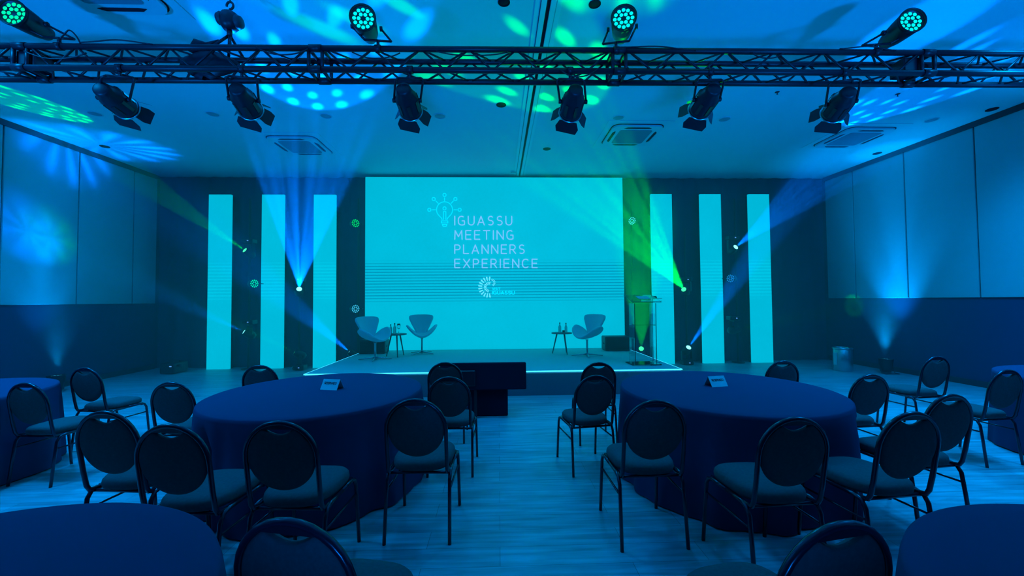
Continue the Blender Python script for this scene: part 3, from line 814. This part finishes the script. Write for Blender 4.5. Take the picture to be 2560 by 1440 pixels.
boom(at_y(1578, 800, YH+.22).x+.06, YH+.27, 3.9, 'black pole between the screen edge and the lectern side column')
boom(at_y(1716, 800, YH+.27).x, YH+.27, 3.2, 'black pole between first and middle columns, lectern side')
boom(at_y(1843, 800, YH+.27).x, YH+.27, 3.9, 'black pole between middle and outermost columns, lectern side')
moving_head(lens_at(611, 625), ceil(70, 258), 'lens_green', True, 'moving head high on the pole by the outermost armchair side column, green beam', GREEN, 2400, 13, 'rings')
moving_head(lens_at(609, 829), at_x(60, 575, XL), 'lens_blue', True, 'moving head low on the pole, throwing a blue fan at the wall panels', DBLUE, 1900, 18, 'soft')
moving_head(lens_at(748, 722), ceil(775, 125), 'lens_blue', True, 'moving head throwing a blue fan straight up between two columns', DBLUE, 13000, 22.5, 'rings')
moving_head(lens_at(736, 880), at_x(120, 590, XL), 'lens_green', False, 'moving head on the floor throwing a green beam, by the middle column', GREEN, 600, 13, 'soft')
moving_head(lens_at(873, 879), ceil(250, 362), 'lens_blue', False, 'brightest moving head, on the floor beside the stage corner', DBLUE, 6000, 20, 'rays')
moving_head(lens_at(1603, 871), ceil(1600, -350), 'lens_green', False, 'moving head throwing a green fan up behind the clear lectern', GREEN, 6000, 15, 'rays')
moving_head(lens_at(1709, 723), ceil(1225, 108), 'lens_green', True, 'moving head throwing green up across the column behind the lectern', GREEN, 6000, 21, 'rings')
moving_head(lens_at(1722, 868), ceil(2280, 80), 'lens_blue', False, 'moving head on the floor throwing a narrow blue beam behind two columns', DBLUE, 4500, 9, 'plain')
moving_head(lens_at(1840, 617), ceil(2330, 215), 'lens_blue', True, 'moving head high on the pole, blue rays towards the ceiling corner', DBLUE, 5500, 22, 'rings')
moving_head(lens_at(1848, 822), at_x(2135, 765, XR), 'lens_green', True, 'moving head low on the pole throwing dim green at the wall', GREEN, 260, 13, 'rays')

def wall_par(px, py, y, led, label):
    p = at_y(px, py, y); t = thing('led_par_light', p, 0, label, 'stage light', 'round lamps on the poles beside the screen')
    d = Vector((-p.x*.3, -1, .0)); Mx = look(d)
    MB().lathe([(0, -.18), (.06, -.18), (.085, -.12), (.098, -.02), (.10, .005), (.092, .005), (.092, -.005), (0, -.005)], 20, Mx).build('housing', M['black_metal'], t)
    l = MB(); par_face(None, l, Mx @ Matrix.Translation((0, 0, -.003)), .098, 12, 6, .0145); l.build('led_cluster', M[led], t)
    MB().tube([(-.11, .06, 0), (-.12, .13, 0), (.12, .13, 0), (.11, .06, 0)], .008, 6).build('bracket', M['black_metal'], t)
wall_par(636, 709, 8.98, 'led_green', 'round lamp with bright green dots beside the middle column')
wall_par(889, 558, 8.98, 'led_lime', 'round lamp with yellow green dots high beside the screen edge')
wall_par(889, 772, 8.98, 'led_pale', 'round lamp with pale cyan dots low beside the screen edge, above the armchair')
wall_par(1580, 552, 9.05, 'led_pale', 'round lamp with pale blue dots high beside the screen, lectern side')
wall_par(1826, 696, 8.98, 'led_dim', 'round lamp with dim blue dots between two lectern side columns')

# ------------------------------------------------------------------ truss
TZ1, TZ0 = 3.800, 3.607; TS = .193
pa = at_z(0, 115, TZ1); pb = at_z(2560, 134, TZ1)
print('TRUSS', pa, pb)
tyaw = math.atan2(pb.y-pa.y, pb.x-pa.x); TY0 = pa.y-(pa.x)*math.tan(tyaw)
def tr_y(x): return TY0+x*math.tan(tyaw)
t = thing('lighting_truss', (0, TY0, 0), tyaw, 'long black box truss spanning the room under the ceiling, carrying lamps', 'truss')
joints = [at_y(u, 150, 3.6).x for u in (45, 790, 1545, 2300)]
xs = [joints[0]-2.7] + joints + [joints[-1]+2.7]
for a, b in zip(xs, xs[1:]):
    s = bpy.data.objects.new('truss_section', None); C.objects.link(s); s.parent = t
    mb = MB()
    for y in (0, TS):
        for z in (TZ0, TZ1): mb.tube([(a+.02, y, z), (b-.02, y, z)], .026, 12)
    mb.build('chord', M['black_metal'], s)
    mb = MB(); n = max(4, 2*round((b-a-.16)/.43)); st_ = (b-a-.16)/n
    for i in range(n):
        x0 = a+.08+i*st_; x1 = x0+st_; u = i % 2
        for y in (0, TS): mb.tube([(x0, y, TZ0 if u else TZ1), (x1, y, TZ1 if u else TZ0)], .0095, 6)
        for z, f in ((TZ0, 0), (TZ1, 1)): mb.tube([(x0, 0 if (u ^ f) else TS, z), (x1, TS if (u ^ f) else 0, z)], .0095, 6)
    mb.build('lacing', M['black_metal'], s)
for x in xs[1:-1]:
    mb = MB()
    for y in (0, TS):
        for z in (TZ0, TZ1): mb.tube([(x-.055, y, z), (x+.055, y, z)], .032, 12)
    for dx in (-.06, .06):
        for y in (0, TS): mb.tube([(x+dx, y, TZ0), (x+dx, y, TZ1)], .016, 8)
        for z in (TZ0, TZ1): mb.tube([(x+dx, 0, z), (x+dx, TS, z)], .016, 8)
    mb.build('connector', M['black_metal'], t)
for x in (xs[1]+.02, xs[4]-.12):
    MB().box((x, TS/2, (TZ0+TZ1)/2), (.17, TS-.04, TZ1-TZ0-.05), bev=.01).build('corner_plate', M['black_metal'], t)
Mtr = Matrix.Translation((0, TY0, 0)) @ Matrix.Rotation(tyaw, 4, 'Z')
def on_truss(px, py, dy, z=None):
    """a world point at the depth of the truss front face plus dy"""
    d = ray(px, py); n = Vector((-math.sin(tyaw), math.cos(tyaw), 0)); o = Mtr @ Vector((0, dy, 0))
    return EYE + d*((o-EYE).dot(n)/d.dot(n))

# par cans standing on the truss, faces turned to the room
def truss_par(face, tail, alpha, clamp, led, label):
    Fp = on_truss(*face, -.10); toC = (EYE-Fp).normalized()
    Tp = on_truss(*tail, -.10); e = (Fp-Tp); e = (e - toC*e.dot(toC)).normalized()
    a = math.radians(alpha); d = toC*math.cos(a)+e*math.sin(a)
    t = thing('led_par_can', Fp, 0, label, 'stage light', 'round LED cans standing on the truss')
    Mx = look(d); R = .104
    MB().lathe([(0, -.30), (.035, -.298), (.06, -.285), (.085, -.20), (.098, -.10), (R+.003, -.01), (R+.006, .012), (R-.004, .012), (R-.006, 0), (0, 0)], 32, Mx).build('housing', M['black_metal'], t)
    l = MB(); par_face(None, l, Mx @ Matrix.Translation((0, 0, .002)), R-.004, 12, 6, .0165); l.build('led_cluster', M[led], t)
    MB().lathe([(R+.002, .010), (R+.010, .014), (R+.010, .03), (R+.004, .03), (R+.002, .010)], 32, Mx).build('front_ring', M['black_metal'], t)
    side = Vector(Mx.col[0][:3]); 
    K = on_truss(*clamp, .0); K = Vector((K.x, K.y, 0)) ; Kl = (Mtr.inverted() @ K); K = Mtr @ Vector((Kl.x, .0, TZ1+.075)); k = K-Fp
    mid = d*-.13
    mb = MB()
    for q in (-1, 1): mb.tube([tuple(mid+side*q*(R+.022)), tuple(k+side*q*(R+.02)*.95+Vector((0, 0, .0)))], .009, 8)
    mb.tube([tuple(k-side*(R+.02)*.95), tuple(k+side*(R+.02)*.95)], .010, 8); mb.build('yoke', M['black_metal'], t)
    for q in (-1, 1): MB().lathe([(0, 0), (.022, 0), (.022, .022), (0, .022)], 12, Matrix.Translation(mid+side*q*(R+.012)) @ look(side*q)).build('knob', M['black_metal'], t)
    mb = MB(); mb.tube([tuple(k), tuple(k+Vector((0, 0, -.045)))], .014, 8); mb.lathe([(.024, -.025), (.034, -.025), (.034, .025), (.024, .025), (.024, -.025)], 16, Matrix.Translation(k+Vector((0, 0, -.075))) @ look((math.cos(tyaw), math.sin(tyaw), 0)))
    mb.build('clamp', M['black_metal'], t)
    c = {'led_green': (0, 1, .55), 'led_cyan': (0, .8, 1)}[led]
    spot('par_can_beam', Fp+d*.04, Fp+d*4, 70, c, 75, 1.0, .08)
truss_par((36, 34), (130, 92), 48, (148, 104), 'led_green', 'LED can with greenish dots at the far end of the truss, over the wall panels')
truss_par((908, 47), (932, 108), 33, (945, 112), 'led_cyan', 'LED can glowing cyan above the third hanging spotlight, beside the blue ceiling pattern')
truss_par((1559, 47), (1550, 108), 33, (1540, 116), 'led_cyan', 'LED can glowing turquoise above the truss joint, beside the partition track')
truss_par((2276, 55), (2214, 106), 48, (2190, 114), 'led_cyan', 'LED can glowing cyan near the blue streaks on the ceiling')

# fresnel spotlights hung under the truss
def hanging_spot(tail, mouth, clampx, label):
    S = on_truss(*tail, .03); Lb = .31
    lo, hi = 0.0, .31
    for _ in range(40):
        m = (lo+hi)/2; E_ = on_truss(*mouth, .03+m)
        if (E_-S).length < Lb: lo = m
        else: hi = m
    E_ = on_truss(*mouth, .03+lo); d = (E_-S).normalized()
    t = thing('hanging_spotlight', S, 0, label, 'stage light', 'black spotlights hung under the truss')
    Mx = look(d)
    MB().lathe([(0, -.012), (.05, -.01), (.066, .0), (.072, .03), (.095, .10), (.102, .11), (.102, .26), (.108, .265), (.108, .30), (.098, .30), (.095, .28), (0, .28)], 28, Mx).build('housing', M['black_metal'], t)
    mb = MB()
    for k in range(7):
        a = 2*PI*k/7; mb.box(Mx @ Vector((.104*math.cos(a), .104*math.sin(a), .185)), (.008, .03, .14), (Mx.to_3x3() @ Matrix.Rotation(a, 3, 'Z')))
    mb.build('cooling_fin', M['black_metal'], t)
    MB().lathe([(0, .292), (.06, .289), (.094, .284)], 20, Mx).build('lens', M['dim_lamp'], t)
    # barn doors: frame and four flaps
    MB().lathe([(.096, .300), (.116, .300), (.116, .308), (.096, .308), (.096, .300)], 28, Mx).build('door_frame', M['steel'], t)
    for k, (op, w0, w1, ln) in enumerate(((22, .085, .115, .125), (40, .060, .072, .115), (20, .085, .115, .125), (40, .060, .072, .115))):
        a = k*PI/2+.25; o = math.radians(op)
        Mf = Mx @ Matrix.Rotation(a, 4, 'Z') @ Matrix.Translation((0, .098, .308)) @ Matrix.Rotation(-o, 4, 'X')
        MB().prism([(-w0, 0), (w0, 0), (w1, ln*.55), (w1*.85, ln), (-w1*.85, ln), (-w1, ln*.55)], -.001, .001, Mf @ Matrix.Rotation(PI/2, 4, 'X')).build('barn_door', M['black_metal'], t)
    # yoke up to the lower front chord
    cx = (Mtr.inverted() @ on_truss(clampx, 190, 0)).x
    K = Mtr @ Vector((cx, 0, TZ0-.075)); k = K-S
    side = Vector((0, 0, 1)).cross(d).normalized(); mid = d*.15
    mb = MB()
    for q in (-1, 1): mb.tube([tuple(mid+side*q*.125), tuple(k*.9+side*q*.125+Vector((0, 0, -.005))), tuple(k+side*q*.10)], .010, 8)
    mb.tube([tuple(k-side*.10), tuple(k+side*.10)], .010, 8)
    mb.build('yoke', M['black_metal'], t)
    for q in (-1, 1): MB().lathe([(0, 0), (.020, 0), (.020, .026), (0, .026)], 12, Matrix.Translation(mid+side*q*.11) @ look(side*q)).build('knob', M['black_metal'], t)
    mb = MB(); mb.tube([tuple(k), tuple(k+Vector((0, 0, .05)))], .013, 8)
    mb.lathe([(.025, -.025), (.036, -.025), (.036, .025), (.025, .025), (.025, -.025)], 16, Matrix.Translation(k+Vector((0, 0, .075))) @ look((math.cos(tyaw), math.sin(tyaw), 0)))
    mb.build('clamp', M['black_metal'], t)
hanging_spot((252, 222), (318, 272), 300, 'black spotlight with barn doors hanging farthest along the truss towards the green streaked wall')
hanging_spot((592, 222), (628, 276), 605, 'black spotlight with barn doors hanging below the chain hoist')
hanging_spot((1008, 222), (1028, 280), 1025, 'black spotlight with barn doors hanging on the stage armchair side of the partition track')
hanging_spot((1440, 224), (1425, 284), 1425, 'black spotlight with barn doors hanging over the green ceiling pattern just past the track')
hanging_spot((1785, 222), (1748, 276), 1775, 'black spotlight with barn doors hanging alone on plain ceiling, second from the wall end')
hanging_spot((2122, 230), (2082, 284), 2110, 'black spotlight with bright rim hanging before the blue ceiling streaks')

# chain hoist and chain bag
hp = Mtr @ Vector(((Mtr.inverted() @ on_truss(556, 50, 0)).x, TS/2, 0))
def hz(py): return on_truss(556, py, TS/2).z
t = thing('chain_hoist', (hp.x, hp.y, hz(50)), 0, 'black chain hoist with hook lifting the truss, beside the blue ceiling pattern', 'hoist')
z0 = hz(50)
MB().lathe([(0, -.10), (.05, -.095), (.075, -.06), (.08, 0), (.07, .05), (.035, .075), (0, .08)], 16).build('motor_body', M['black_metal'], t)
for s in (-1, 1): MB().lathe([(0, 0), (.055, 0), (.062, .02), (.05, .05), (0, .055)], 14, Matrix.Translation((s*.055, 0, -.005-.015*s)) @ look((s, 0, 0))).build('end_cover', M['rail'], t)
MB().tube([(0, 0, .07), (0, 0, .10)]+[(.03*math.sin(a), 0, .135-.035*math.cos(a)) for a in [i*PI/7 for i in range(12)]], .010, 8).build('hook', M['black_metal'], t)
MB().tube([(0, 0, .168), (0, 0, ZC-z0)], .007, 6).build('lifting_chain', M['black_metal'], t)
zb = TZ1-z0
mb = MB(); mb.tube([(0, 0, -.09), (0, 0, -.15)], .022, 8)
for sx in (-1, 1):
    for s_ in (-1, 1): mb.tube([(0, 0, -.14), (sx*.07, s_*TS/2, zb+.02)], .012, 8)
mb.build('sling', M['black_metal'], t)
b0 = on_truss(520, 160, TS*.5+.04)
t = thing('chain_bag', b0, tyaw, 'dark sagging chain bag bulging inside the truss beneath the hoist', 'bag')
def bag(u, v):
    a = u*2*PI; k = v
    r = math.sin(min(1, max(0, k))*PI*.94+.06)**.6
    return (.27*r*math.cos(a)*(1+.10*math.sin(3*a)) + .02*math.sin(5*k), .072*r*math.sin(a), -.135+.25*k + .014*math.sin(2*a+4*k))
MB().grid(bag, 28, 12, closed_u=True).build('bag_body', M['black_metal'], t)
MB().tube([(-.14, 0, .10), (-.09, -.02, .19), (.0, -.02, .17), (.10, 0, .22)], [.05, .035, .02, .012], 8).build('bag_neck', M['black_metal'], t)

# loose cables along the truss
CAB = [((60, 128), (215, 132), .05, -.03, 'thin cable sagging inside the truss below the greenish can'),
       ((150, 96), (200, 108), -.07, -.03, 'thin cable looping over the top chord beside the greenish can'),
       ((640, 118), (770, 122), .05, -.03, 'cable sagging under the top chord past the chain hoist'),
       ((880, 130), (1000, 132), .045, -.03, 'bundled cable hanging under the cyan can beside the ceiling pattern'),
       ((1090, 128), (1270, 130), .03, -.03, 'long cable sagging under the top chord before the partition track'),
       ((1400, 175), (1500, 168), .06, -.04, 'dark cable coil loop above the spotlight just past the track'),
       ((1540, 118), (1740, 126), -.015, -.03, 'cable lying along the top chord past the turquoise can'),
       ((1880, 132), (1960, 133), .04, -.03, 'short cable loop between the two hanging spotlights at the wall end'),
       ((2100, 122), (2240, 126), -.02, -.03, 'cable lying on the top chord near the cyan can, wall end'),
       ((200, 106), (380, 110), -.02, -.03, 'cable hump lying on top of the truss before the chain hoist')]
for a, b, sag, dy, lab in CAB:
    A_ = on_truss(*a, dy); B_ = on_truss(*b, dy); pts = []
    for i in range(13):
        k = i/12; p_ = A_.lerp(B_, k); p_.z -= sag*math.sin(k*PI)*1.3; p_.y += .006*math.sin(k*9); pts.append(p_)
    tag(MB().tube(pts, .006, 6).build('truss_cable', M['black_metal']), lab, 'cable', 'loose cables on the truss')

# ------------------------------------------------------------------ ceiling fittings
def cassette(px, py, label, rz=0):
    p = at_z(px, py, ZC); t = thing('air_conditioner', (p.x, p.y, ZC), rz, label, 'air conditioner', 'ceiling air conditioners')
    def rr(hw, r, n=6):
        out = []
        for cx_, cy_, a0 in ((hw-r, hw-r, 0), (-(hw-r), hw-r, 90), (-(hw-r), -(hw-r), 180), (hw-r, -(hw-r), 270)):
            for i in range(n+1): a = math.radians(a0+90*i/n); out.append((cx_+r*math.cos(a), cy_+r*math.sin(a)))
        return out
    MB().box((0, 0, -.004), (1.12, 1.12, .008), bev=.002).build('ceiling_plate', M['ceiling'], t)
    MB().prism(rr(.45, .13), -.016, -.008).build('shadow_gap', M['groove'], t)
    MB().prism(rr(.437, .125), -.045, -.016).build('casing', M['plastic'], t)
    for k in range(4):
        a = k*PI/2; q = Matrix.Rotation(a, 4, 'Z')
        MB().prism([(-.24, .355), (-.18, .342), (.18, .342), (.24, .355), (.18, .392), (-.18, .392)], -.048, -.044, q).build('louvre', M['dark_hole'], t)
    mb = MB(); mb.prism(rr(.285, .04), -.052, -.045)
    mb.build('intake_grille', M['grille'], t)
cassette(752, 362, 'square ceiling air conditioner above the columns at the armchair side, smallest looking')
cassette(1578, 336, 'square ceiling air conditioner just past the partition track')
cassette(2132, 342, 'square ceiling air conditioner near the blue streaks and wall panels')
cassette(213, -62, 'square ceiling air conditioner above the truss, partly out of view', 0)
def round_fit(name, px, py, r, m1, m2, label, cat, group):
    p = at_z(px, py, ZC); t = thing(name, (p.x, p.y, ZC), 0, label, cat, group)
    MB().lathe([(r*.82, -.002), (r*.9, -.010), (r, -.006), (r, 0)], 28).build('rim', M[m1], t)
    MB().lathe([(0, -.004), (r*.8, -.004), (r*.86, -.001)], 28).build('centre_disc', M[m2], t)
SP = [(1260, 5, 'in front of the truss, beside the partition track, armchair side'), (1487, 10, 'in front of the truss, between the track and the turquoise can'),
      (1253, 262, 'next to the green ceiling pattern, armchair side of the track'), (1367, 372, 'closest to the screen, just past the track'),
      (262, 366, 'near the armchair side wall panels, in the bright corner glow'), (2480, 273, 'near the wall panels in the green glow'),
      (2193, 383, 'near the wall panels beyond the air conditioner, lectern side')]
for a, b, l in SP: round_fit('ceiling_speaker', a, b, .075 if b > 200 else .06, 'dark_hole', 'dark_hole', 'dark round ceiling fitting '+l, 'ceiling speaker', 'dark round ceiling speakers')
DL = [(237, 284, 'nearest the green streaks at the wall'), (532, 285, 'between the first two hanging spotlights'), (815, 290, 'under the blue ring pattern'),
      (1100, 290, 'beside the third hanging spotlight'), (1546, 294, 'above the air conditioner past the track'), (1811, 298, 'beside the fifth hanging spotlight'), (2329, 300, 'in the green glow near the wall')]
for a, b, l in DL: round_fit('recessed_downlight', a, b, .10, 'plastic', 'dim_lamp', 'unlit pale recessed downlight '+l, 'ceiling light', 'unlit recessed downlights')
for a, b, l in ((1943, 230, 'small dark sprinkler head on the ceiling between the last two spotlights'), (2244, 235, 'small dark sprinkler head on the ceiling inside the blue streaks')):
    p = at_z(a, b, ZC); t = thing('sprinkler', (p.x, p.y, ZC), 0, l, 'sprinkler', 'ceiling sprinklers')
    MB().lathe([(0, -.004), (.03, -.004), (.03, 0)], 16).build('rose', M['rail'], t); MB().lathe([(0, -.035), (.012, -.035), (.006, -.03), (.006, -.004)], 10).build('nozzle', M['rail'], t)
p = at_z(1283, 428, ZC); t = thing('smoke_detector', (p.x, min(p.y, YB-.25), ZC), 0, 'small white smoke detector on the ceiling above the screen', 'smoke detector')
MB().lathe([(0, -.05), (.04, -.05), (.06, -.03), (.07, 0)], 20).build('sensor_body', M['plastic'], t)
MB().lathe([(.05, -.041), (.052, -.038), (.058, -.033)], 20).build('vent_ring', M['dark_hole'], t)

# ------------------------------------------------------------------ haze over the stage end of the room
m = bpy.data.materials.new('haze'); m.use_nodes = True; nt = m.node_tree
for n in list(nt.nodes): nt.nodes.remove(n)
vs = nt.nodes.new('ShaderNodeVolumeScatter'); vs.inputs['Density'].default_value = .075; vs.inputs['Anisotropy'].default_value = .35
vs.inputs['Color'].default_value = (1, 1, 1, 1)
o = nt.nodes.new('ShaderNodeOutputMaterial'); nt.links.new(vs.outputs[0], o.inputs['Volume'])
hz_o = MB().box(((XL+XR)/2, 7.45, ZC/2), (XR-XL-.2, 4.1, ZC-.02)).build('haze', m)
tag(hz_o, 'thin theatrical haze hanging around the stage and its beams', 'haze', None, 'stuff')
